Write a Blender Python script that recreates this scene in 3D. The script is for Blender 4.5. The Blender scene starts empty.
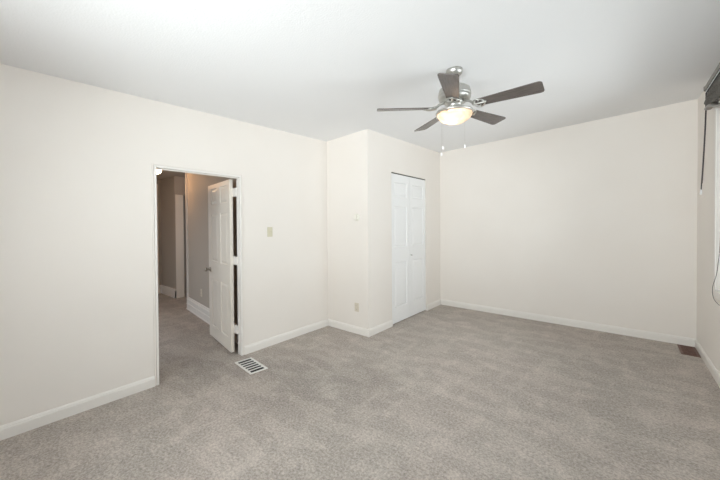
import bpy, bmesh, math, random
from mathutils import Vector, Matrix
random.seed(7)
C = bpy.context.scene.collection
S = bpy.context.scene

# ---------------------------------------------------------------- camera, light, exposure
def rot(yaw, pitch, roll):
    cy, sy, cp, sp = math.cos(yaw), math.sin(yaw), math.cos(pitch), math.sin(pitch)
    F = Vector((-sy*cp, cy*cp, sp)); R = Vector((cy, sy, 0)); U = R.cross(F)
    cr, sr = math.cos(roll), math.sin(roll)
    return R*cr + U*sr, U*cr - R*sr, F
cam = bpy.data.cameras.new('camera'); camo = bpy.data.objects.new('camera', cam); C.objects.link(camo)
R_, U_, F_ = rot(0.69828, -0.01148, -0.00677)
m = Matrix((R_, U_, -F_)).transposed().to_4x4(); m.translation = Vector((3.28409, 0, 1.47145)); camo.matrix_world = m
cam.sensor_width = 36; cam.lens = 315.197/720*36
cam.shift_x = (360-355.84)/720; cam.shift_y = -(240-228.5)/720
cam.clip_start = 0.02
S.camera = camo

w = bpy.data.worlds.new('sky'); S.world = w; w.use_nodes = True
bg = w.node_tree.nodes['Background']; bg.inputs[0].default_value = (0.86, 0.93, 1.0, 1); bg.inputs[1].default_value = 1.0

def area(name, loc, target, sx, sy, power, col):
    l = bpy.data.lights.new(name, 'AREA'); l.shape = 'RECTANGLE'; l.size = sx; l.size_y = sy; l.energy = power; l.color = col
    o = bpy.data.objects.new(name, l); C.objects.link(o); o.location = loc
    o.rotation_euler = (Vector(target)-Vector(loc)).to_track_quat('-Z', 'Y').to_euler()
    return o
WY0, WY1, WZ0, WZ1 = 0.225, 4.425, 0.82, 2.56       # the window in the right wall
BX0, BX1 = 1.20, 3.80                            # unseen window added for light in the wall behind the camera
DAY = (0.95, 0.968, 1.0)
area('daylight_right', (4.55, 3.3, 1.55), (1.5, 3.3, 2.0), 2.1, 1.7, 57, DAY)
area('ground_bounce_right', (4.85, 3.3, .55), (1.8, 3.3, 3.4), 2.1, 1.6, 28, (0.85, 0.93, 1.0))
area('fill_behind', ((BX0+BX1)/2, -1.95, 1.60), ((BX0+BX1)/2, 3, 1.75), 2.6, 1.5, 136, DAY)  # added fill through the unseen window behind the camera
area('up_fill_behind', ((BX0+BX1)/2, -2.40, .50), ((BX0+BX1)/2, 1.2, 3.2), 2.6, 1.2, 330, (0.93, 0.965, 1.0))  # added upward fill from behind the camera, brightens the ceiling
area('hall_fill', (-1.3, .25, 1.3), (-3.4, 1.75, 1.1), 1.1, 2.0, 3.0, (1.0, 0.97, .95))  # added fill light with no known source, brightens the hallway
area('passage_fill', (-1.5, 3.10, 1.5), (-3.7, 2.95, 1.2), .8, 1.4, 5.0, (.98, 0.97, 1.0))  # added fill from the unseen side of the passage, lights the far corner
S.view_settings.view_transform = 'Standard'; S.view_settings.look = 'None'
S.view_settings.exposure = 0.0; S.view_settings.gamma = 1; S.view_settings.use_curve_mapping = False
S.cycles.use_denoising = True
S.cycles.max_bounces = 12; S.cycles.diffuse_bounces = 8
S.cycles.sample_clamp_indirect = 6

# ---------------------------------------------------------------- materials
def mat(name, col, rough=0.5, metal=0.0, spec=0.5):
    m = bpy.data.materials.new(name); m.use_nodes = True
    b = m.node_tree.nodes['Principled BSDF']
    b.inputs['Base Color'].default_value = (*col, 1); b.inputs['Roughness'].default_value = rough
    b.inputs['Metallic'].default_value = metal; b.inputs['Specular IOR Level'].default_value = spec
    return m
def nodes(m): return m.node_tree.nodes, m.node_tree.links, m.node_tree.nodes['Principled BSDF']
def bump(m, scale, strength, dist=0.002, detail=3, stretch=None):
    N, L, b = nodes(m)
    tc = N.new('ShaderNodeTexCoord'); mp = N.new('ShaderNodeMapping'); n = N.new('ShaderNodeTexNoise'); bp = N.new('ShaderNodeBump')
    L.new(tc.outputs['Object'], mp.inputs[0]); L.new(mp.outputs[0], n.inputs['Vector'])
    if stretch: mp.inputs['Scale'].default_value = stretch
    n.inputs['Scale'].default_value = scale; n.inputs['Detail'].default_value = detail
    bp.inputs['Strength'].default_value = strength; bp.inputs['Distance'].default_value = dist
    L.new(n.outputs['Fac'], bp.inputs['Height']); L.new(bp.outputs[0], b.inputs['Normal'])
    return m
def vary(m, scale, c0, c1, lo=0.35, hi=0.65, detail=4, stretch=(1, 1, 1)):
    N, L, b = nodes(m)
    tc = N.new('ShaderNodeTexCoord'); mp = N.new('ShaderNodeMapping'); n = N.new('ShaderNodeTexNoise'); r = N.new('ShaderNodeValToRGB')
    mp.inputs['Scale'].default_value = stretch
    L.new(tc.outputs['Object'], mp.inputs[0]); L.new(mp.outputs[0], n.inputs['Vector']); n.inputs['Scale'].default_value = scale
    n.inputs['Detail'].default_value = detail
    r.color_ramp.elements[0].position = lo; r.color_ramp.elements[1].position = hi
    r.color_ramp.elements[0].color = (*c0, 1); r.color_ramp.elements[1].color = (*c1, 1)
    L.new(n.outputs['Fac'], r.inputs[0]); L.new(r.outputs[0], b.inputs['Base Color'])
    return m
M = {}
M['wall'] = bump(vary(mat('cream_wall_paint', (.8, .77, .7), .6, spec=.3), 1.3, (.795, .750, .702), (.810, .768, .722)), 220, .12, .001)
M['ceiling'] = bump(mat('ceiling_paint', (.82, .82, .825), .85, spec=.2), 90, .35, .004, 5, (1, 1, 1))
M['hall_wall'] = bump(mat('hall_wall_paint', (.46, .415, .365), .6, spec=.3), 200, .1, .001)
M['trim'] = bump(mat('white_trim_paint', (.805, .775, .735), .35), 30, .03, .001)
M['door'] = bump(mat('white_door_paint', (.80, .745, .665), .35), 60, .05, .001, 3, (1, 1, .1))
M['closet_door'] = bump(mat('white_closet_paint', (.83, .83, .83), .38), 60, .05, .001, 3, (1, 1, .1))
M['dark'] = mat('vent_shade_black', (.03, .028, .025), .9)  # stands in for the shade below the vent louvres
M['track'] = mat('bronze_track', (.10, .09, .08), .5, .4)
M['almond'] = bump(mat('almond_plastic', (.64, .60, .46), .35), 80, .03, .0005)
M['beige'] = bump(mat('beige_plastic', (.66, .60, .50), .35), 80, .03, .0005)
M['ivory'] = bump(mat('ivory_plastic', (.80, .775, .70), .35), 80, .03, .0005)
M['slot'] = mat('socket_slot', (.05, .045, .04), .6)
M['nickel'] = bump(mat('brushed_nickel', (.56, .55, .52), .36, 1.0), 150, .08, .0005, 3, (1, 1, 8))
M['knob'] = bump(mat('aged_nickel_knob', (.45, .41, .35), .28, 1.0), 120, .05, .0005)
M['blade'] = bump(vary(mat('dark_wood_blade', (.1, .085, .075), .27), 9, (.085, .072, .066), (.135, .115, .105), .3, .7, 6, (1, 9, 1)), 40, .06, .0006, 4, (1, 9, 1))
M['vent_white'] = bump(mat('white_vent_enamel', (.74, .73, .70), .4), 60, .03, .0005)
M['vent_brown'] = bump(vary(mat('brown_vent_enamel', (.13, .06, .04), .5), 25, (.12, .055, .04), (.17, .085, .06)), 60, .05, .0005)
M['shade_rail'] = bump(mat('grey_rail', (.25, .24, .225), .35, .6), 50, .04, .0005)
M['shade'] = bump(vary(mat('grey_shade_fabric', (.10, .095, .085), .85), 60, (.075, .07, .062), (.15, .14, .125)), 500, .3, .0008)
M['cord'] = bump(mat('dark_cord', (.06, .05, .055), .7), 300, .2, .0004)
M['white_plastic'] = bump(mat('white_plastic', (.85, .85, .86), .3), 60, .02, .0003)
M['vinyl'] = bump(mat('white_vinyl', (.84, .85, .86), .3), 40, .02, .0003)

def carpet():
    m = mat('grey_carpet', (.3, .28, .26), .95, spec=.1); N, L, b = nodes(m)
    tc = N.new('ShaderNodeTexCoord')
    def noise(s, det=3, sc=(1, 1, 1), rough=.5, rz=0):
        mp = N.new('ShaderNodeMapping'); mp.inputs['Scale'].default_value = sc; mp.inputs['Rotation'].default_value = (0, 0, rz)
        n = N.new('ShaderNodeTexNoise'); n.inputs['Scale'].default_value = s; n.inputs['Detail'].default_value = det
        n.inputs['Roughness'].default_value = rough
        L.new(tc.outputs['Object'], mp.inputs[0]); L.new(mp.outputs[0], n.inputs['Vector']); return n.outputs['Fac']
    def ramp(f, lo, hi, a, c):
        r = N.new('ShaderNodeMapRange'); L.new(f, r.inputs[0]); r.inputs[1].default_value = lo; r.inputs[2].default_value = hi
        r.inputs[3].default_value = a; r.inputs[4].default_value = c; return r.outputs[0]
    def math_(op, a, c):
        n = N.new('ShaderNodeMath'); n.operation = op
        for i, v in enumerate((a, c)):
            if isinstance(v, (int, float)): n.inputs[i].default_value = v
            else: L.new(v, n.inputs[i])
        return n.outputs[0]
    fine = ramp(noise(62, 3, rough=.8), .34, .66, -.30, .30)
    mid = ramp(noise(26, 4, rough=.7), .3, .7, -.08, .08)
    brush = ramp(noise(2.6, 3, (1, 2.4, 1), .5, .9), .47, .56, -.06, .05)       # pile pushed two ways by feet and vacuum
    brush2 = ramp(noise(3.4, 3, (2.2, 1, 1), .5, .35), .54, .62, -.015, .08)
    big = ramp(noise(.8, 2), .35, .65, -.03, .03)
    sp = N.new('ShaderNodeSeparateXYZ'); L.new(tc.outputs['Object'], sp.inputs[0])
    # soiled path out of the doorway: distance from the segment (0.1,1.5)-(1.3,2.3)
    ax, ay, bx_, by_ = -.4, 1.45, 1.25, 2.15; dx, dy = bx_-ax, by_-ay; LL = dx*dx+dy*dy
    px_, py_ = math_('SUBTRACT', sp.outputs[0], ax), math_('SUBTRACT', sp.outputs[1], ay)
    tt = math_('DIVIDE', math_('ADD', math_('MULTIPLY', px_, dx), math_('MULTIPLY', py_, dy)), LL)
    tt = math_('MINIMUM', math_('MAXIMUM', tt, 0), 1)
    ex, ey = math_('SUBTRACT', px_, math_('MULTIPLY', tt, dx)), math_('SUBTRACT', py_, math_('MULTIPLY', tt, dy))
    ds = math_('SQRT', math_('ADD', math_('MULTIPLY', ex, ex), math_('MULTIPLY', ey, ey)), 0)
    ds = math_('ADD', ds, ramp(noise(2.2, 4), .3, .7, -.25, .25))
    soil = ramp(ds, .15, .75, -.12, 0)
    v = math_('ADD', math_('ADD', fine, mid), math_('ADD', brush, math_('ADD', big, brush2))); v = math_('ADD', math_('ADD', v, soil), 1.0)
    mx = N.new('ShaderNodeMix'); mx.data_type = 'RGBA'; L.new(ramp(noise(1.1, 3), .42, .58, 0, 1), mx.inputs[0])
    mx.inputs[6].default_value = (.452, .404, .366, 1); mx.inputs[7].default_value = (.447, .405, .366, 1)
    vm = N.new('ShaderNodeVectorMath'); vm.operation = 'SCALE'; L.new(mx.outputs[2], vm.inputs[0]); L.new(v, vm.inputs[3])
    L.new(vm.outputs[0], b.inputs['Base Color'])
    bp = N.new('ShaderNodeBump'); bp.inputs['Strength'].default_value = .55; bp.inputs['Distance'].default_value = .006
    L.new(math_('ADD', noise(80, 3, rough=.7), math_('MULTIPLY', noise(24, 3), 1.2)), bp.inputs['Height']); L.new(bp.outputs[0], b.inputs['Normal'])
    return m
M['carpet'] = carpet()

def glass():
    m = bpy.data.materials.new('window_glass'); m.use_nodes = True; N, L = m.node_tree.nodes, m.node_tree.links
    N.remove(N['Principled BSDF']); t = N.new('ShaderNodeBsdfTransparent'); t.inputs[0].default_value = (.96, .98, .97, 1)
    g = N.new('ShaderNodeBsdfGlossy'); g.inputs['Roughness'].default_value = .02
    f = N.new('ShaderNodeFresnel'); f.inputs[0].default_value = 1.45; mx = N.new('ShaderNodeMixShader')
    L.new(f.outputs[0], mx.inputs[0]); L.new(t.outputs[0], mx.inputs[1]); L.new(g.outputs[0], mx.inputs[2])
    L.new(mx.outputs[0], N['Material Output'].inputs[0]); return m
M['glass'] = glass()
def lampglass(name, col, strength):
    m = mat(name, (.9, .86, .8), .3); N, L, b = nodes(m)
    n = N.new('ShaderNodeTexNoise'); tc = N.new('ShaderNodeTexCoord'); L.new(tc.outputs['Object'], n.inputs['Vector'])
    n.inputs['Scale'].default_value = 12; n.inputs['Detail'].default_value = 5
    r = N.new('ShaderNodeValToRGB'); r.color_ramp.elements[0].color = (col[0]*.9, col[1]*.8, col[2]*.7, 1); r.color_ramp.elements[1].color = (*col, 1)
    L.new(n.outputs['Fac'], r.inputs[0]); L.new(r.outputs[0], b.inputs['Emission Color']); b.inputs['Emission Strength'].default_value = strength
    return m
def alabaster():
    m = bpy.data.materials.new('alabaster_bowl'); m.use_nodes = True; N, L = m.node_tree.nodes, m.node_tree.links
    N.remove(N['Principled BSDF']); tc = N.new('ShaderNodeTexCoord'); n = N.new('ShaderNodeTexNoise'); n.inputs['Scale'].default_value = 9; n.inputs['Detail'].default_value = 4
    n.inputs['Distortion'].default_value = 1.2; L.new(tc.outputs['Object'], n.inputs['Vector'])
    r = N.new('ShaderNodeValToRGB'); r.color_ramp.elements[0].position = .35; r.color_ramp.elements[1].position = .65
    r.color_ramp.elements[0].color = (.70, .52, .38, 1); r.color_ramp.elements[1].color = (.86, .76, .66, 1); L.new(n.outputs['Fac'], r.inputs[0])
    d = N.new('ShaderNodeBsdfDiffuse'); t = N.new('ShaderNodeBsdfTranslucent'); g = N.new('ShaderNodeBsdfGlossy'); g.inputs['Roughness'].default_value = .15
    m1, m2 = N.new('ShaderNodeMixShader'), N.new('ShaderNodeMixShader'); m1.inputs[0].default_value = .6; m2.inputs[0].default_value = .04
    L.new(r.outputs[0], d.inputs[0]); L.new(r.outputs[0], t.inputs[0])
    L.new(d.outputs[0], m1.inputs[1]); L.new(t.outputs[0], m1.inputs[2]); L.new(m1.outputs[0], m2.inputs[1]); L.new(g.outputs[0], m2.inputs[2])
    L.new(m2.outputs[0], N['Material Output'].inputs[0]); return m
M['bowl'] = alabaster()
M['globe'] = lampglass('frosted_globe', (1.0, .70, .42), 14)

# ---------------------------------------------------------------- mesh helpers
def tag(o, label=None, cat=None, group=None, kind=None):
    for k, v in (('label', label), ('category', cat), ('group', group), ('kind', kind)):
        if v: o[k] = v
    return o
def obj(name, bm, m, parent=None, smooth=False, bev=0, normals=True):
    if normals: bmesh.ops.recalc_face_normals(bm, faces=bm.faces)
    me = bpy.data.meshes.new(name); bm.to_mesh(me); bm.free()
    me.materials.append(M[m] if isinstance(m, str) else m)
    if smooth:
        for p in me.polygons: p.use_smooth = True
    o = bpy.data.objects.new(name, me); C.objects.link(o)
    if parent is not None: o.parent = parent
    if bev:
        md = o.modifiers.new('bevel', 'BEVEL'); md.width = bev; md.segments = 2; md.limit_method = 'ANGLE'
    return o
def empty(name, loc=(0, 0, 0), rz=0, **k):
    o = bpy.data.objects.new(name, None); C.objects.link(o); o.location = loc; o.rotation_euler = (0, 0, rz); o.empty_display_size = .05
    return tag(o, **k)
def new(): return bmesh.new()
def box(bm, x0, y0, z0, x1, y1, z1, mtx=None):
    x0, x1 = sorted((x0, x1)); y0, y1 = sorted((y0, y1)); z0, z1 = sorted((z0, z1))
    v = [Vector(p) for p in ((x0,y0,z0),(x1,y0,z0),(x1,y1,z0),(x0,y1,z0),(x0,y0,z1),(x1,y0,z1),(x1,y1,z1),(x0,y1,z1))]
    if mtx: v = [mtx @ p for p in v]
    v = [bm.verts.new(p) for p in v]
    for f in ((0,3,2,1),(4,5,6,7),(0,1,5,4),(1,2,6,5),(2,3,7,6),(3,0,4,7)): bm.faces.new([v[i] for i in f])
    return v
def prism(bm, prof, a, b, axis_u, axis_w):
    """profile [(u,w)] swept from point a to point b; u along axis_u, w along axis_w"""
    a, b, U, W = Vector(a), Vector(b), Vector(axis_u), Vector(axis_w)
    r0 = [bm.verts.new(a + U*u + W*w_) for u, w_ in prof]; r1 = [bm.verts.new(b + U*u + W*w_) for u, w_ in prof]
    n = len(prof)
    for i in range(n): bm.faces.new((r0[i], r0[(i+1) % n], r1[(i+1) % n], r1[i]))
    bm.faces.new(r0); bm.faces.new(list(reversed(r1)))
def lathe(bm, prof, seg=32, mtx=None):
    rings = []
    for r, z in prof:
        if r < 1e-6: rings.append([bm.verts.new((mtx @ Vector((0, 0, z))) if mtx else (0, 0, z))])
        else:
            ring = []
            for i in range(seg):
                a = 2*math.pi*i/seg; p = Vector((r*math.cos(a), r*math.sin(a), z))
                ring.append(bm.verts.new(mtx @ p if mtx else p))
            rings.append(ring)
    for A, B in zip(rings, rings[1:]):
        if len(A) == 1 and len(B) == 1: continue
        for i in range(seg):
            j = (i+1) % seg
            if len(A) == 1: bm.faces.new((A[0], B[j], B[i]))
            elif len(B) == 1: bm.faces.new((A[i], A[j], B[0]))
            else: bm.faces.new((A[i], A[j], B[j], B[i]))
def tube(bm, pts, r, seg=8):
    pts = [Vector(p) for p in pts]; rings = []
    up = Vector((0, 0, 1))
    for i, p in enumerate(pts):
        t = (pts[min(i+1, len(pts)-1)] - pts[max(i-1, 0)]).normalized()
        u = t.cross(up) if abs(t.dot(up)) < .95 else t.cross(Vector((1, 0, 0)))
        u.normalize(); v = t.cross(u)
        rr = r[i] if isinstance(r, (list, tuple)) else r
        rings.append([bm.verts.new(p + u*rr*math.cos(2*math.pi*k/seg) + v*rr*math.sin(2*math.pi*k/seg)) for k in range(seg)])
    for A, B in zip(rings, rings[1:]):
        for k in range(seg): bm.faces.new((A[k], A[(k+1) % seg], B[(k+1) % seg], B[k]))
    bm.faces.new(rings[0]); bm.faces.new(list(reversed(rings[-1])))
def spline(pts, n=8):
    pts = [Vector(p) for p in pts]; out = []
    for i in range(len(pts)-1):
        p0, p1, p2, p3 = pts[max(i-1, 0)], pts[i], pts[i+1], pts[min(i+2, len(pts)-1)]
        for k in range(n):
            t = k/n; out.append(.5*((2*p1) + (p2-p0)*t + (2*p0-5*p1+4*p2-p3)*t*t + (3*p1-p0-3*p2+p3)*t**3))
    return out + [pts[-1]]

def ceil_z(x, y): return 2.6 + .0436*x + .0272*y
def wall_piece(bm, x0, y0, x1, y1, z0=-.05, z1=None):
    v = box(bm, x0, y0, z0, x1, y1, z0+.01)
    for p in v[4:]: p.co.z = (ceil_z(p.co.x, p.co.y) + .05) if z1 is None else z1
def struct(name, bm, m, label, bev=0, parent=None, smooth=False):
    o = obj(name, bm, m, parent, smooth, bev); return tag(o, label=label, kind='structure') if parent is None else o

# ---------------------------------------------------------------- room shell
Y1, X1, Y2, X2, YB = 3.264, .752, 5.427, 3.977, -1.40
bm = new(); box(bm, -5.6, YB-.12, -.08, X2+.13, Y2+.13, 0)
struct('floor', bm, 'carpet', 'grey beige cut pile carpet running through room and hallway')
bm = new(); v = box(bm, 0-.06, YB-.12, 0, X2+.13, Y2+.13, 1)
for p in v: p.co.z = ceil_z(p.co.x, p.co.y) + (0 if p.co.z < .5 else .12)
struct('ceiling', bm, 'ceiling', 'white lightly textured bedroom ceiling')
DY0, DY1, DZ = 1.030, 1.900, 2.034                        # rough opening of the bedroom doorway
bm = new(); wall_piece(bm, -.075, YB-.12, 0, DY0); wall_piece(bm, -.075, DY1, 0, Y2+.12); wall_piece(bm, -.075, DY0, 0, DY1, DZ)
struct('wall_left', bm, 'wall', 'cream painted wall with the open doorway')
bm = new(); wall_piece(bm, 0, Y1, X1, Y1+.10)
struct('wall_closet_side', bm, 'wall', 'cream end wall of the closet box with thermostat and outlet')
CY0, CY1, CZ = 3.820, 4.878, 2.235
bm = new(); wall_piece(bm, X1-.11, Y1+.10, X1, CY0); wall_piece(bm, X1-.11, CY1, X1, Y2); wall_piece(bm, X1-.11, CY0, X1, CY1, CZ)
struct('wall_closet_front', bm, 'wall', 'cream wall around the white folding closet doors')
bm = new(); wall_piece(bm, 0, Y2, X2+.12, Y2+.12)
struct('wall_far', bm, 'wall', 'long plain cream wall opposite the camera')
bm = new()
wall_piece(bm, X2, YB-.12, X2+.12, WY0); wall_piece(bm, X2, WY1, X2+.12, Y2)
wall_piece(bm, X2, WY0, X2+.12, WY1, WZ1); wall_piece(bm, X2, WY0, X2+.12, WY1, -.05, WZ0)
struct('wall_right', bm, 'wall', 'cream window wall on the right')
bm = new()
wall_piece(bm, 0, YB-.12, BX0, YB); wall_piece(bm, BX1, YB-.12, X2, YB)
wall_piece(bm, BX0, YB-.12, BX1, YB, 2.40); wall_piece(bm, BX0, YB-.12, BX1, YB, -.05, WZ0)
struct('wall_near', bm, 'wall', 'cream wall behind the camera')

# hallway
HZ = 2.49
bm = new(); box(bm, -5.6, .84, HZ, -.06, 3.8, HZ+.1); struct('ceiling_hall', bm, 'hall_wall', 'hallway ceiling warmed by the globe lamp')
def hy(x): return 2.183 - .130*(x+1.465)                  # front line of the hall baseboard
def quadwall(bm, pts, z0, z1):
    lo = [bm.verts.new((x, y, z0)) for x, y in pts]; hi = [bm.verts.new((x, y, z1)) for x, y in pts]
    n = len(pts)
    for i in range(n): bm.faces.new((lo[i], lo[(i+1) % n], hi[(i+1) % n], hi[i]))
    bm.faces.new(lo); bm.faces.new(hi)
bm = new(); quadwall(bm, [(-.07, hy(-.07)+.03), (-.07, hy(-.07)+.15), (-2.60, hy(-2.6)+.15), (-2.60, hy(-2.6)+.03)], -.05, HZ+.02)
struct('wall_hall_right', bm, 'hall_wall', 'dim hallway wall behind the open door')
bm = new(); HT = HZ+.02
box(bm, -4.6, .84, -.05, -3.30, .96, HT); box(bm, -.55, .84, -.05, -.07, .96, HT); box(bm, -3.30, .84, 2.05, -.55, .96, HT)  # unseen opening left here to let the added hall fill in
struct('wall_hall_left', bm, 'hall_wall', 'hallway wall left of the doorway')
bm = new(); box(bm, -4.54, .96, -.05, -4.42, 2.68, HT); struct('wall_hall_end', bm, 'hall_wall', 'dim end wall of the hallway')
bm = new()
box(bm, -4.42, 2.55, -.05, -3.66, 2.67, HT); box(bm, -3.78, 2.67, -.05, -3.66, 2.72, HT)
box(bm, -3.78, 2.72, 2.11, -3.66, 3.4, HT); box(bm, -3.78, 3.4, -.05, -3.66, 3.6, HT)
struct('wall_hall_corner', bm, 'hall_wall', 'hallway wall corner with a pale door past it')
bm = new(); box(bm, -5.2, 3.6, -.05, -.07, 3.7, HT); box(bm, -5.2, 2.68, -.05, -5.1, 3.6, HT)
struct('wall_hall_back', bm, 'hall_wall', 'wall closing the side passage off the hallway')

# baseboards
BB = [(0, 0), (.014, 0), (.014, .072), (.011, .078), (.011, .084), (.006, .094), (0, .096)]
def baseboard(name, a, b, nrm, label, prof=BB, m='trim'):
    bm = new(); prism(bm, prof, a, b, nrm, (0, 0, 1)); return struct(name, bm, m, label)
RIM = .018
baseboard('baseboard_left', (0, YB, 0), (0, DY0-RIM, 0), (1, 0, 0), 'white baseboard on the left wall before the doorway')
baseboard('baseboard_left_far', (0, DY1+RIM, 0), (0, Y1, 0), (1, 0, 0), 'white baseboard between doorway and closet box')
baseboard('baseboard_closet_side', (.014, Y1, 0), (X1+.014, Y1, 0), (0, -1, 0), 'white baseboard under the outlet')
baseboard('baseboard_closet_left', (X1, Y1, 0), (X1, CY0, 0), (1, 0, 0), 'short white baseboard left of the closet doors')
baseboard('baseboard_closet_right', (X1, CY1, 0), (X1, Y2, 0), (1, 0, 0), 'short white baseboard right of the closet doors')
baseboard('baseboard_far', (X1+.014, Y2, 0), (X2, Y2, 0), (0, -1, 0), 'white baseboard along the long far wall')
baseboard('baseboard_right', (X2, YB, 0), (X2, Y2-.014, 0), (-1, 0, 0), 'white baseboard under the window')
HB = [(0, 0), (.030, 0), (.030, .012), (.020, .02), (.020, .085), (.026, .092), (.026, .104), (.018, .110), (.018, .165), (.026, .172), (.026, .184), (.014, .195), (.010, .212), (0, .218)]
nh = Vector((-.130, -1, 0)).normalized()
baseboard('baseboard_hall_right', (-.14, hy(-.14)+.03, 0), (-2.615, hy(-2.615)+.03, 0), nh, 'tall moulded baseboard on the hallway wall', HB)
HC = [(0, 0), (.02, 0), (.02, .15), (.012, .165), (.012, .18), (0, .185)]
baseboard('baseboard_hall_end', (-4.42, .96, 0), (-4.42, 2.55, 0), (1, 0, 0), 'white baseboard at the end of the hallway', HC)
baseboard('baseboard_hall_corner', (-4.40, 2.55, 0), (-3.64, 2.55, 0), (0, -1, 0), 'dim baseboard on the hallway corner', HC)
baseboard('baseboard_hall_passage', (-3.66, 2.53, 0), (-3.66, 2.553, 0), (1, 0, 0), 'white baseboard end on the hallway corner', HC)

# corner trim at the end of the hall wall
bm = new(); q = Matrix.Translation((-2.60, hy(-2.60)+.03, 0)) @ Matrix.Rotation(math.atan2(-.130, 1)*1.0, 4, 'Z')
box(bm, -.02, -.018, 0, .035, .14, HZ-.002, q); box(bm, .025, -.026, 0, .045, 0, HZ-.002, q)
struct('trim_2', bm, 'trim', 'pale vertical trim at the end of the hallway wall')
# pale door panel on the end wall, door in the side passage
bm = new(); box(bm, -4.42, 1.55, .0, -4.395, 2.49, 2.385)
struct('trim_3', bm, 'door', 'pale boarded panel on the hallway end wall', .004)
bm = new(); box(bm, -3.66, 2.556, 0, -3.632, 2.705, 2.115)
d = struct('door_3', bm, 'door', 'pale door casing at the far corner of the hallway', .003)
bm = new(); box(bm, -3.95, 2.73, .01, -3.915, 3.39, 2.10); obj('door_leaf', bm, 'hall_wall', d)

# ---------------------------------------------------------------- bedroom door frame (slim white jamb, thin bead)
t = .020
bm = new()
box(bm, -.080, DY0, 0, .010, DY0+t, DZ); box(bm, -.066, DY1-t, 0, .010, DY1, DZ); box(bm, -.080, DY0+t, DZ-t, .010, DY1-t, DZ)
box(bm, -.045, DY0+t, 0, -.030, DY0+t+.010, DZ-t)
box(bm, -.045, DY0+t, DZ-t-.010, -.030, DY1-t, DZ-t)
fr = struct('trim_1', bm, 'trim', 'slim white frame around the open doorway', .002)
bm = new()
box(bm, 0, DY0-RIM, 0, .007, DY0-.003, DZ+RIM); box(bm, 0, DY1+.003, 0, .007, DY1+RIM, DZ+RIM); box(bm, 0, DY0-.003, DZ+.003, .007, DY1+.003, DZ+RIM)
obj('bead', bm, 'wall', fr, bev=.002)

# ---------------------------------------------------------------- panelled doors
def panel_leaf(W_, H_, T, rects, both=True, dep=.009, slope=.016, field=.022):
    """door leaf in local x (0..W), z (0..H); front at y=0, back at y=T; rects = raised panels (x0,z0,x1,z1)"""
    bm = new()
    xs = sorted({0, W_, *[r[0] for r in rects], *[r[2] for r in rects]}); zs = sorted({0, H_, *[r[1] for r in rects], *[r[3] for r in rects]})
    for side in (0, 1):
        s = 1 if side == 0 else -1; y0 = 0 if side == 0 else T
        def V(x, z, d=0): return bm.verts.new((x, y0 + s*d, z))
        for i in range(len(xs)-1):
            for j in range(len(zs)-1):
                a, b, c, d_ = xs[i], zs[j], xs[i+1], zs[j+1]
                inside = any(r[0]-1e-6 <= a and c <= r[2]+1e-6 and r[1]-1e-6 <= b and d_ <= r[3]+1e-6 for r in rects)
                if inside and (both or side == 0): continue
                bm.faces.new([V(a, b), V(c, b), V(c, d_), V(a, d_)])
        if both or side == 0:
            for (a, b, c, d_) in rects:
                rings = []
                for ins, dp in ((0, 0), (slope*.4, dep), (slope, dep), (slope+field, dep*.25)):
                    rings.append([V(a+ins, b+ins, dp), V(c-ins, b+ins, dp), V(c-ins, d_-ins, dp), V(a+ins, d_-ins, dp)])
                for A, B in zip(rings, rings[1:]):
                    for k in range(4): bm.faces.new((A[k], A[(k+1) % 4], B[(k+1) % 4], B[k]))
                bm.faces.new(rings[-1])
    for (a, b, c, d_) in ((0, 0, W_, 0), (0, H_, W_, H_), (0, 0, 0, H_), (W_, 0, W_, H_)):
        bm.faces.new([bm.verts.new((a, 0, b)), bm.verts.new((c, 0, d_)), bm.verts.new((c, T, d_)), bm.verts.new((a, T, b))])
    bmesh.ops.remove_doubles(bm, verts=bm.verts, dist=1e-5)
    return bm
W_, H_ = .830, 1.990
cols = ((.095, .345), (.450, .705)); rows = ((.150, .775), (1.000, 1.615), (1.730, 1.935))
rects = [(a, b, c, d_) for a, c in cols for b, d_ in rows]
ang = math.atan2(1.980-1.836, -1.004+.135)             # leaf direction from hinge to free edge
leaf = obj('door_1', panel_leaf(W_, H_, .036, rects), 'door')
# local +x from hinge to free edge; local y must point towards the hall wall
dirv = Vector((math.cos(ang), math.sin(ang), 0)); nrm = Vector((dirv.y, -dirv.x, 0))   # nrm points to +y side
if nrm.y < 0: nrm = -nrm
leaf.matrix_world = Matrix(((dirv.x, nrm.x, 0, -.137), (dirv.y, nrm.y, 0, 1.835), (0, 0, 1, .012), (0, 0, 0, 1)))
tag(leaf, label='white six panel door standing open into the hallway', kind='structure')
def knob_bm(y, s):
    bm = new(); q = Matrix.Translation((.768, y, .885)) @ Matrix.Rotation(s*math.pi/2, 4, 'X')
    lathe(bm, [(0, 0), (.031, 0), (.031, .004), (.026, .009), (.012, .011), (.010, .034), (.016, .038), (.026, .047), (.028, .057), (.023, .066), (.012, .071), (0, .072)], 24, q); return bm
obj('door_knob', knob_bm(0, 1), 'knob', leaf, True); obj('door_knob', knob_bm(.036, -1), 'knob', leaf, True)
bm = new(); box(bm, W_-.0005, .006, .84, W_+.0015, .030, .93); obj('latch_plate', bm, 'knob', leaf)
inv = leaf.matrix_world.inverted()
for z in (.283, 1.07, 1.853):
    bm = new(); h = .048
    q = inv
    box(bm, -.134, 1.868, z-h, -.060, 1.8795, z+h, q)                # hinge leaf bridging door edge and jamb
    obj('hinge', bm, 'trim', leaf)

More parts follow.
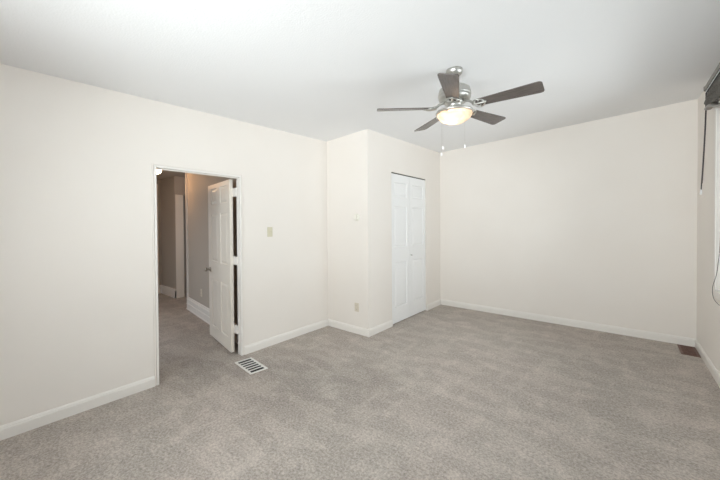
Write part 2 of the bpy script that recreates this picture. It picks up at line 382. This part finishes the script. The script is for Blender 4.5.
# folding closet doors: two leaves of three panels
LW = (CY1-CY0-.016)/2; LH = CZ-.030
cl_rects = [(.088, .225, LW-.085, .895), (.085, 1.115, LW-.085, 1.730), (.085, 1.870, LW-.085, 2.085)]
cd = empty('door_2', (X1-.012, CY0+.006, .014), label='white two leaf panelled folding closet door', kind='structure')
for k in range(2):
    o = obj('door_leaf', panel_leaf(LW, LH, .03, cl_rects, both=False), 'closet_door', cd)
    y0 = k*(LW+.004)
    o.matrix_local = Matrix(((0, -1, 0, 0), (1, 0, 0, y0), (0, 0, 1, 0), (0, 0, 0, 1)))
    if k == 1:
        bm = new(); q = Matrix.Translation((.030, 0, .975)) @ Matrix.Rotation(math.pi/2, 4, 'X')
        lathe(bm, [(0, 0), (.008, 0), (.006, .010), (.010, .016), (.012, .021), (.010, .025), (0, .027)], 20, q)
        tag(obj('door_knob', bm, 'nickel', o, True), label='small round nickel knob')
bm = new(); box(bm, -.034, 0, LH+.004, -.002, CY1-CY0-.012, LH+.0155); obj('track', bm, 'track', cd)

# ---------------------------------------------------------------- windows
CW = .05
def window(name, label, flip=None):
    root = empty(name, (0, 0, 0), label=label, kind='structure')
    return root
wn = window('window_1', 'white framed window on the right wall below the grey shade')
bm = new(); x = X2
box(bm, x-.014, WY1, WZ0-CW, x, WY1+CW, WZ1+CW); box(bm, x-.014, WY0-CW, WZ0-CW, x, WY0, WZ1+CW)
box(bm, x-.014, WY0, WZ1, x, WY1, WZ1+CW); box(bm, x-.014, WY0, WZ0-CW, x, WY1, WZ0)
obj('casing', bm, 'trim', wn, bev=.004)
bm = new(); box(bm, x-.020, WY0, WZ0, x+.10, WY1, WZ0+.022); obj('sill', bm, 'trim', wn, bev=.005)
bm = new()
for a, b in ((WY0, WY0+.06), (WY1-.05, WY1)): box(bm, x+.05, a, WZ0+.022, x+.11, b, WZ1)
box(bm, x+.05, WY0, WZ1-.05, x+.11, WY1, WZ1); box(bm, x+.05, WY0, WZ0+.022, x+.11, WY1, WZ0+.07)
for yy in (WY0+1.4, WY0+2.8): box(bm, x+.05, yy-.025, WZ0+.022, x+.11, yy+.025, WZ1)
obj('sash_frame', bm, 'vinyl', wn, bev=.003)
for k in range(3):
    bm = new(); box(bm, x+.078, WY0+k*1.4+.03, WZ0+.06, x+.082, WY0+(k+1)*1.4-.03, WZ1-.045); obj('pane', bm, 'glass', wn)
wn2 = window('window_2', 'unseen white framed window added for light behind the camera')
bm = new(); y = YB
box(bm, BX0-CW, y, WZ0-CW, BX0, y+.014, 2.40+CW); box(bm, BX1, y, WZ0-CW, BX1+CW, y+.014, 2.40+CW)
box(bm, BX0, y, 2.40, BX1, y+.014, 2.40+CW); box(bm, BX0, y, WZ0-CW, BX1, y+.014, WZ0)
obj('casing', bm, 'trim', wn2, bev=.004)
bm = new()
for a in (BX0, (BX0+BX1)/2-.025, BX1-.05): box(bm, a, y-.11, WZ0, a+.05, y-.05, 2.40)
box(bm, BX0, y-.11, 2.35, BX1, y-.05, 2.40); box(bm, BX0, y-.11, WZ0, BX1, y-.05, WZ0+.05)
obj('sash_frame', bm, 'vinyl', wn2, bev=.003)
for a, b in ((BX0+.04, (BX0+BX1)/2-.02), ((BX0+BX1)/2+.02, BX1-.04)):
    bm = new(); box(bm, a, y-.082, WZ0+.04, b, y-.078, 2.36); obj('pane', bm, 'glass', wn2)

# ---------------------------------------------------------------- roman shade, raised
SY0, SY1, SZ = WY0-.15, 4.620, 2.770
O_ = Vector((X2, SY1, SZ))
rs = empty('roman_shade', O_, label='dark grey fabric window shade pulled up under its rail on the right', cat='window shade')
def sh(bm):
    for v in bm.verts: v.co -= O_
    return bm
bm = new(); prism(bm, [(.0, 0), (.050, 0), (.060, .008), (.060, .040), (.052, .048), (0, .048)], (X2, SY0, SZ), (X2, SY1, SZ), (-1, 0, 0), (0, 0, 1))
obj('head_rail', sh(bm), 'shade_rail', rs, bev=.002)
bm = new(); prism(bm, [(.0, -.006), (.054, -.006), (.064, .006), (.064, .044), (.052, .052), (.0, .052)], (X2, SY1, SZ), (X2, SY1+.012, SZ), (-1, 0, 0), (0, 0, 1))
tag(obj('end_cap', sh(bm), 'shade_rail', rs, bev=.003), label='grey rail end cap')
bm = new(); box(bm, X2-.057, SY0, SZ-.012, X2-.020, SY1-.004, SZ); tag(obj('rail_shade_strip', sh(bm), 'cord', rs), label='dark strip for the shaded gap under the rail')  # solid dark strip colours in the shade of the gap
bm = new(); box(bm, X2-.056, SY0, SZ-.019, X2-.050, SY1-.004, SZ-.013); tag(obj('pale_strip', sh(bm), 'vinyl', rs), label='thin pale strip under the rail')
def droop(y): t_ = min(1, max(0, (4.55-y)/.6)); return t_*t_*(3-2*t_)
def sheet(pl, amp, drop, zfix):
    bm = new(); n = 70; rings = []
    for i in range(n+1):
        yy = SY0+.01 + (SY1-.03-SY0)*i/n; ring = []
        for j, (u, z) in enumerate(pl):
            f = min(1, max(0, (zfix-z)/.12))
            wv = (math.sin(i*.55+j*.9)*.6 + math.sin(i*1.3+j*1.7)*.4)*amp*f
            ring.append(bm.verts.new((X2-max(u+wv, .003), yy, z + wv*.6 - drop*droop(yy)*f)))
        rings.append(ring)
    for A, B in zip(rings, rings[1:]):
        for j in range(len(pl)): bm.faces.new((A[j], A[(j+1) % len(pl)], B[(j+1) % len(pl)], B[j]))
    bm.faces.new(rings[0]); bm.faces.new(list(reversed(rings[-1]))); return bm
stack = [(.010, SZ), (.036, SZ), (.044, 2.752), (.040, 2.735), (.056, 2.715), (.060, 2.695), (.044, 2.682), (.040, 2.675), (.060, 2.662), (.066, 2.640), (.052, 2.622), (.046, 2.616), (.058, 2.604), (.050, 2.592), (.030, 2.590), (.016, 2.606), (.022, 2.66), (.012, 2.72)]
obj('folded_fabric', sh(sheet(stack, .006, .07, SZ)), 'shade', rs, True)
hem = [(.020, 2.606), (.046, 2.606), (.062, 2.596), (.064, 2.584), (.056, 2.574), (.020, 2.574)]
tag(obj('hem_band', sh(sheet(hem, .002, .135, 2.80)), 'shade_rail', rs, True), label='lighter grey drooping hem')
bm = new(); pts = spline([(3.930, SY1+.008, SZ), (3.929, SY1+.008, 2.62), (3.922, SY1+.007, 2.35), (3.911, SY1+.006, 2.05), (3.900, SY1+.004, 1.80)], 6)
tube(bm, pts, .0045, 8); tube(bm, [p + Vector((.006, .006, 0)) for p in pts[:-2]], .0025, 6)
cordo = tag(obj('pull_cord', sh(bm), 'cord', rs, True), label='dark pull cord')
bm = new(); lathe(bm, [(0, 0), (.0075, .001), (.0095, .012), (.0075, .040), (.004, .054), (0, .056)], 14, Matrix.Translation(Vector((3.899, SY1+.004, 1.748)) - O_))
tag(obj('tassel', bm, 'white_plastic', cordo, True), label='white plastic tassel')
bm = new(); pts = spline([(3.953, 4.02, 2.55), (3.953, 4.08, 1.80), (3.953, 4.17, 1.26), (3.953, 4.225, 1.118), (3.953, 4.286, 1.0), (3.953, 4.42, .885), (3.953, 4.448, .82), (3.953, 4.40, .765), (3.953, 4.28, .745), (3.953, 4.13, .75), (3.953, 4.04, .80), (3.953, 3.96, 1.0), (3.953, 3.93, 1.5), (3.953, 3.93, 2.55)], 6)
tube(bm, pts, .0020, 6)
tag(obj('cord_loop', sh(bm), 'cord', rs, True), label='thin dark looped cord')

# ---------------------------------------------------------------- ceiling fan
FX, FY = 2.214, 2.575; FC = ceil_z(FX, FY)
fan = empty('ceiling_fan', (FX, FY, FC), label='five blade ceiling fan with nickel body and lit glass bowl', cat='ceiling fan')
def L_(p): return [(r, z-2.712) for r, z in p]
bm = new(); lathe(bm, L_([(0, 2.712), (.066, 2.712), (.068, 2.712-.012), (.064, 2.712-.030), (.050, 2.712-.046), (.030, 2.712-.054), (.018, 2.712-.056), (0, 2.712-.056)]), 40); obj('canopy', bm, 'nickel', fan, True)
bm = new(); lathe(bm, L_([(0, 2.712-.05), (.013, 2.712-.05), (.013, 2.59), (.024, 2.585), (.028, 2.575), (.028, 2.565), (0, 2.565)]), 24); obj('downrod', bm, 'nickel', fan, True)
bm = new(); lathe(bm, L_([(0, 2.572), (.060, 2.572), (.100, 2.563), (.124, 2.545), (.131, 2.520), (.131, 2.478), (.126, 2.462), (.104, 2.448), (.075, 2.440), (0, 2.438)]), 48); mh = obj('motor_housing', bm, 'nickel', fan, True)
bm = new(); lathe(bm, L_([(.1315, 2.508), (.134, 2.505), (.134, 2.493), (.1315, 2.490)]), 48); obj('band', bm, 'nickel', mh, True)
bm = new(); lathe(bm, L_([(0, 2.445), (.078, 2.445), (.080, 2.428), (.060, 2.420), (.056, 2.400), (.060, 2.375), (.070, 2.366), (0, 2.366)]), 40); obj('switch_housing', bm, 'nickel', fan, True)
bm = new(); lathe(bm, L_([(0, 2.382), (.066, 2.382), (.120, 2.372), (.150, 2.360), (.155, 2.350), (.150, 2.342), (.142, 2.340), (.142, 2.346), (.10, 2.352), (0, 2.356)]), 48); lk = obj('light_fitter', bm, 'nickel', fan, True)
bm = new(); lathe(bm, L_([(.143, 2.352), (.141, 2.335), (.132, 2.315), (.112, 2.294), (.082, 2.277), (.045, 2.267), (0, 2.264)]), 48)
tag(obj('glass_bowl', bm, 'bowl', fan, True), label='glowing alabaster glass bowl')
for k in range(3):
    a = math.radians(30 + 120*k); bm = new()
    q = Matrix.Translation((.147*math.cos(a), .147*math.sin(a), 2.333-2.712)) @ Matrix.Rotation(a, 4, 'Z') @ Matrix.Rotation(math.pi/2, 4, 'Y')
    lathe(bm, [(0, -.006), (.004, -.006), (.004, .006), (.009, .007), (.009, .014), (0, .015)], 12, q); obj('bowl_screw', bm, 'knob', lk, True)
zb = 2.393 - 2.712
def blade_outline():
    r0, r1 = .175, .650; w0, w1 = .048, .070; pts = []
    for i in range(7): a = math.pi/2 + math.pi/2*0; 
    L = []
    def halfw(s): return w0 + (w1-w0)*min(1, s*1.05)
    N = 14
    for i in range(N+1):
        s = i/N; x = r0 + .02 + (r1-.026-r0-.02)*s; L.append((x, halfw(s)))
    for i in range(1, 7):
        a = math.pi/2*i/7; L.append((r1-.026+.026*math.sin(a), w1-.026+.026*math.cos(a)))
    L.append((r1, w1-.026))
    L = [(r0, w0*.55), (r0+.006, w0*.85)] + L
    return L + [(x, -y) for x, y in reversed(L)]
for k in range(5):
    a = math.radians(72*k + 1.0)
    q = Matrix.Rotation(a, 4, 'Z') @ Matrix.Translation((0, 0, zb)) @ Matrix.Rotation(math.radians(-12.5), 4, 'X')
    out = blade_outline(); bm = new()
    lo = [bm.verts.new(Vector((x, y, -.0035))) for x, y in out]; hi = [bm.verts.new(Vector((x, y, .0035))) for x, y in out]
    n = len(out)
    for i in range(n): bm.faces.new((lo[i], lo[(i+1) % n], hi[(i+1) % n], hi[i]))
    bm.faces.new(lo); bm.faces.new(hi)
    bl = obj('blade', bm, 'blade', fan, bev=.0015); bl.matrix_local = q
    bm = new()                                               # iron: arm from the motor that forks around the blade root
    qi = q.inverted() @ Matrix.Rotation(a, 4, 'Z')
    arm = spline([(.085, 0, 2.438-2.712), (.120, 0, 2.425-2.712), (.150, 0, 2.404-2.712), (.180, 0, 2.399-2.712)], 5)
    tube(bm, [qi @ p for p in arm], .010, 8)
    for s in (-1, 1):
        f_ = spline([(.150, 0, -.004), (.162, s*.030, -.006), (.185, s*.052, -.008), (.215, s*.050, -.008), (.238, s*.026, -.008), (.245, 0, -.008)], 5)
        tube(bm, f_, .0058, 8)
    tube(bm, spline([(.160, 0, -.006), (.2, 0, -.009), (.255, 0, -.009)], 4), [.008]*7+[.006]*2, 8)
    for sx, sy in ((.205, .035), (.205, -.035), (.250, 0)):
        lathe(bm, [(0, -.0125), (.007, -.012), (.008, -.0035), (0, -.0035)], 12, Matrix.Translation((sx, sy, 0)))
    obj('blade_iron', bm, 'nickel', bl, True)
for (dx, dy, z1) in ((-.078, -.058, -.666), (-.088, -.064, -.718), (.076, .030, -.662)):
    bm = new(); x0, y0 = dx*.75, dy*.75
    tube(bm, [(dx*.7, dy*.7, 2.405-2.712), (dx*.98, dy*.98, 2.402-2.712), (dx, dy, 2.39-2.712), (dx, dy, z1+.026)], .0007, 5)
    ch = obj('pull_chain', bm, 'nickel', fan)
    bm = new(); lathe(bm, [(0, 0), (.0045, .002), (.0068, .010), (.006, .020), (.003, .028), (0, .029)], 12, Matrix.Translation((dx, dy, z1)))
    tag(obj('pull_knob', bm, 'white_plastic', ch, True), label='small white pull knob')

# ---------------------------------------------------------------- wall plates
def plate_bm(w_, h_, d=.006):
    bm = new(); box(bm, -w_/2, 0, -h_/2, w_/2, d, h_/2); return bm
# local: x along wall, y out of wall
def place(o, loc, out):
    o.location = loc; o.rotation_euler = (0, 0, math.atan2(out[1], out[0]) - math.pi/2)
sw = obj('light_switch', plate_bm(.072, .118), 'almond', bev=.002); tag(sw, label='almond light switch plate right of the open doorway', cat='light switch'); place(sw, (0, 2.275, 1.393), (1, 0))
bm = new(); box(bm, -.006, .005, -.014, .006, .008, .014); tg = obj('toggle', bm, 'almond', sw)
bm = new(); box(bm, -.0045, 0, -.004, .0045, .014, .004, Matrix.Translation((0, .006, .003)) @ Matrix.Rotation(.5, 4, 'X')); obj('lever', bm, 'almond', tg)
for z in (-.03, .03):
    bm = new(); lathe(bm, [(0, .0), (.003, .0), (.003, .0075), (0, .008)], 10, Matrix.Translation((0, 0, z)) @ Matrix.Rotation(-math.pi/2, 4, 'X')); obj('screw', bm, 'almond', sw)
def outlet(label, loc, out, m):
    ol = obj('wall_outlet', plate_bm(.072, .118), m, bev=.002); tag(ol, label=label, cat='outlet'); place(ol, loc, out)
    for z in (-.026, .026):
        bm = new(); box(bm, -.016, .004, z-.014, .016, .008, z+.014); so = obj('socket', bm, m, ol, bev=.002)
        bm = new()
        for xx in (-.007, .007): box(bm, xx-.0013, .0078, z-.002, xx+.0013, .0084, z+.007)
        box(bm, -.002, .0078, z-.010, .002, .0084, z-.006); obj('slot', bm, 'slot', so)
    bm = new(); lathe(bm, [(0, 0), (.003, 0), (.003, .0075), (0, .008)], 10, Matrix.Rotation(-math.pi/2, 4, 'X')); obj('screw', bm, m, ol)
outlet('beige double outlet low on the closet box end wall', (.553, Y1, .357), (0, -1), 'beige')
hx = -1.85
outlet('dim beige outlet low on the hallway wall', (hx, hy(hx)+.031, .40), (nh.x, nh.y), 'beige')
th = empty('thermostat', (.564, Y1, 1.575), math.pi, label='round off-white thermostat on the closet box end wall', cat='thermostat')
bm = new(); q = Matrix.Rotation(-math.pi/2, 4, 'X')
lathe(bm, [(0, 0), (.052, 0), (.052, .005), (.047, .009), (0, .009)], 36, q); obj('base_ring', bm, 'ivory', th, True)
bm = new(); lathe(bm, [(0, .008), (.041, .008), (.041, .026), (.036, .031), (.030, .031), (.028, .028), (0, .029)], 36, q); obj('dial', bm, 'ivory', th, True)

# ---------------------------------------------------------------- floor registers
def register(name, label, cx, cy, rz, Lx, Wy, m, nslot, nrow, bar):
    r = empty(name, (cx, cy, 0), rz, label=label, cat='floor vent'); bd = .022
    bm = new(); h = .007
    box(bm, -Lx/2, -Wy/2, 0, Lx/2, -Wy/2+bd, h); box(bm, -Lx/2, Wy/2-bd, 0, Lx/2, Wy/2, h)
    box(bm, -Lx/2, -Wy/2+bd, 0, -Lx/2+bd, Wy/2-bd, h); box(bm, Lx/2-bd, -Wy/2+bd, 0, Lx/2, Wy/2-bd, h)
    obj('frame', bm, m, r, bev=.002)
    bm = new(); box(bm, -Lx/2+bd, -Wy/2+bd, .0005, Lx/2-bd, Wy/2-bd, .0012); obj('duct_shade_sheet', bm, 'dark', r)  # dark sheet in place of the shade down the duct
    step = (Lx-2*bd)/nslot
    for i in range(1, nslot):
        x = -Lx/2+bd+step*i; bm = new()
        box(bm, x-bar/2, -Wy/2+bd, .0015, x+bar/2, Wy/2-bd, h-.001); obj('louvre', bm, m, r)
    for k in range(1, nrow):
        yy = -Wy/2+bd+(Wy-2*bd)*k/nrow; bm = new(); box(bm, -Lx/2+bd, yy-.004, .0015, Lx/2-bd, yy+.004, h-.0005); obj('divider', bm, m, r)
    return r
register('floor_vent', 'white louvred metal floor vent in the carpet beside the doorway', .315, 1.808, -.10, .375, .190, 'vent_white', 6, 1, .016)
register('floor_vent', 'brown metal floor vent in the far right corner under the window wall', 3.885, 5.205, math.pi/2, .36, .15, 'vent_brown', 12, 1, .012)

# ---------------------------------------------------------------- hallway lamp
hl = empty('hall_lamp', (-2.60, 1.890, HZ), label='warm lit round globe lamp on the hallway ceiling', cat='ceiling lamp')
bm = new(); lathe(bm, [(0, 0), (.055, 0), (.055, -.012), (.040, -.022), (0, -.022)], 28); obj('lamp_base', bm, 'nickel', hl, True)
bm = new(); lathe(bm, [(0, -.018), (.035, -.020), (.062, -.040), (.075, -.075), (.070, -.110), (.050, -.138), (.025, -.150), (0, -.152)], 28); obj('globe', bm, 'globe', hl, True)
l = bpy.data.lights.new('hall_bulb', 'POINT'); l.energy = 7; l.color = (1, .55, .26); l.shadow_soft_size = .07
lo = bpy.data.objects.new('hall_bulb', l); C.objects.link(lo); lo.location = (-2.60, 1.890, HZ-.24)
l = bpy.data.lights.new('fan_bulb', 'POINT'); l.energy = .95; l.color = (1, .84, .70); l.shadow_soft_size = .022
lo = bpy.data.objects.new('fan_bulb', l); C.objects.link(lo); lo.location = (FX-.02, FY-.02, FC-2.712+2.318)
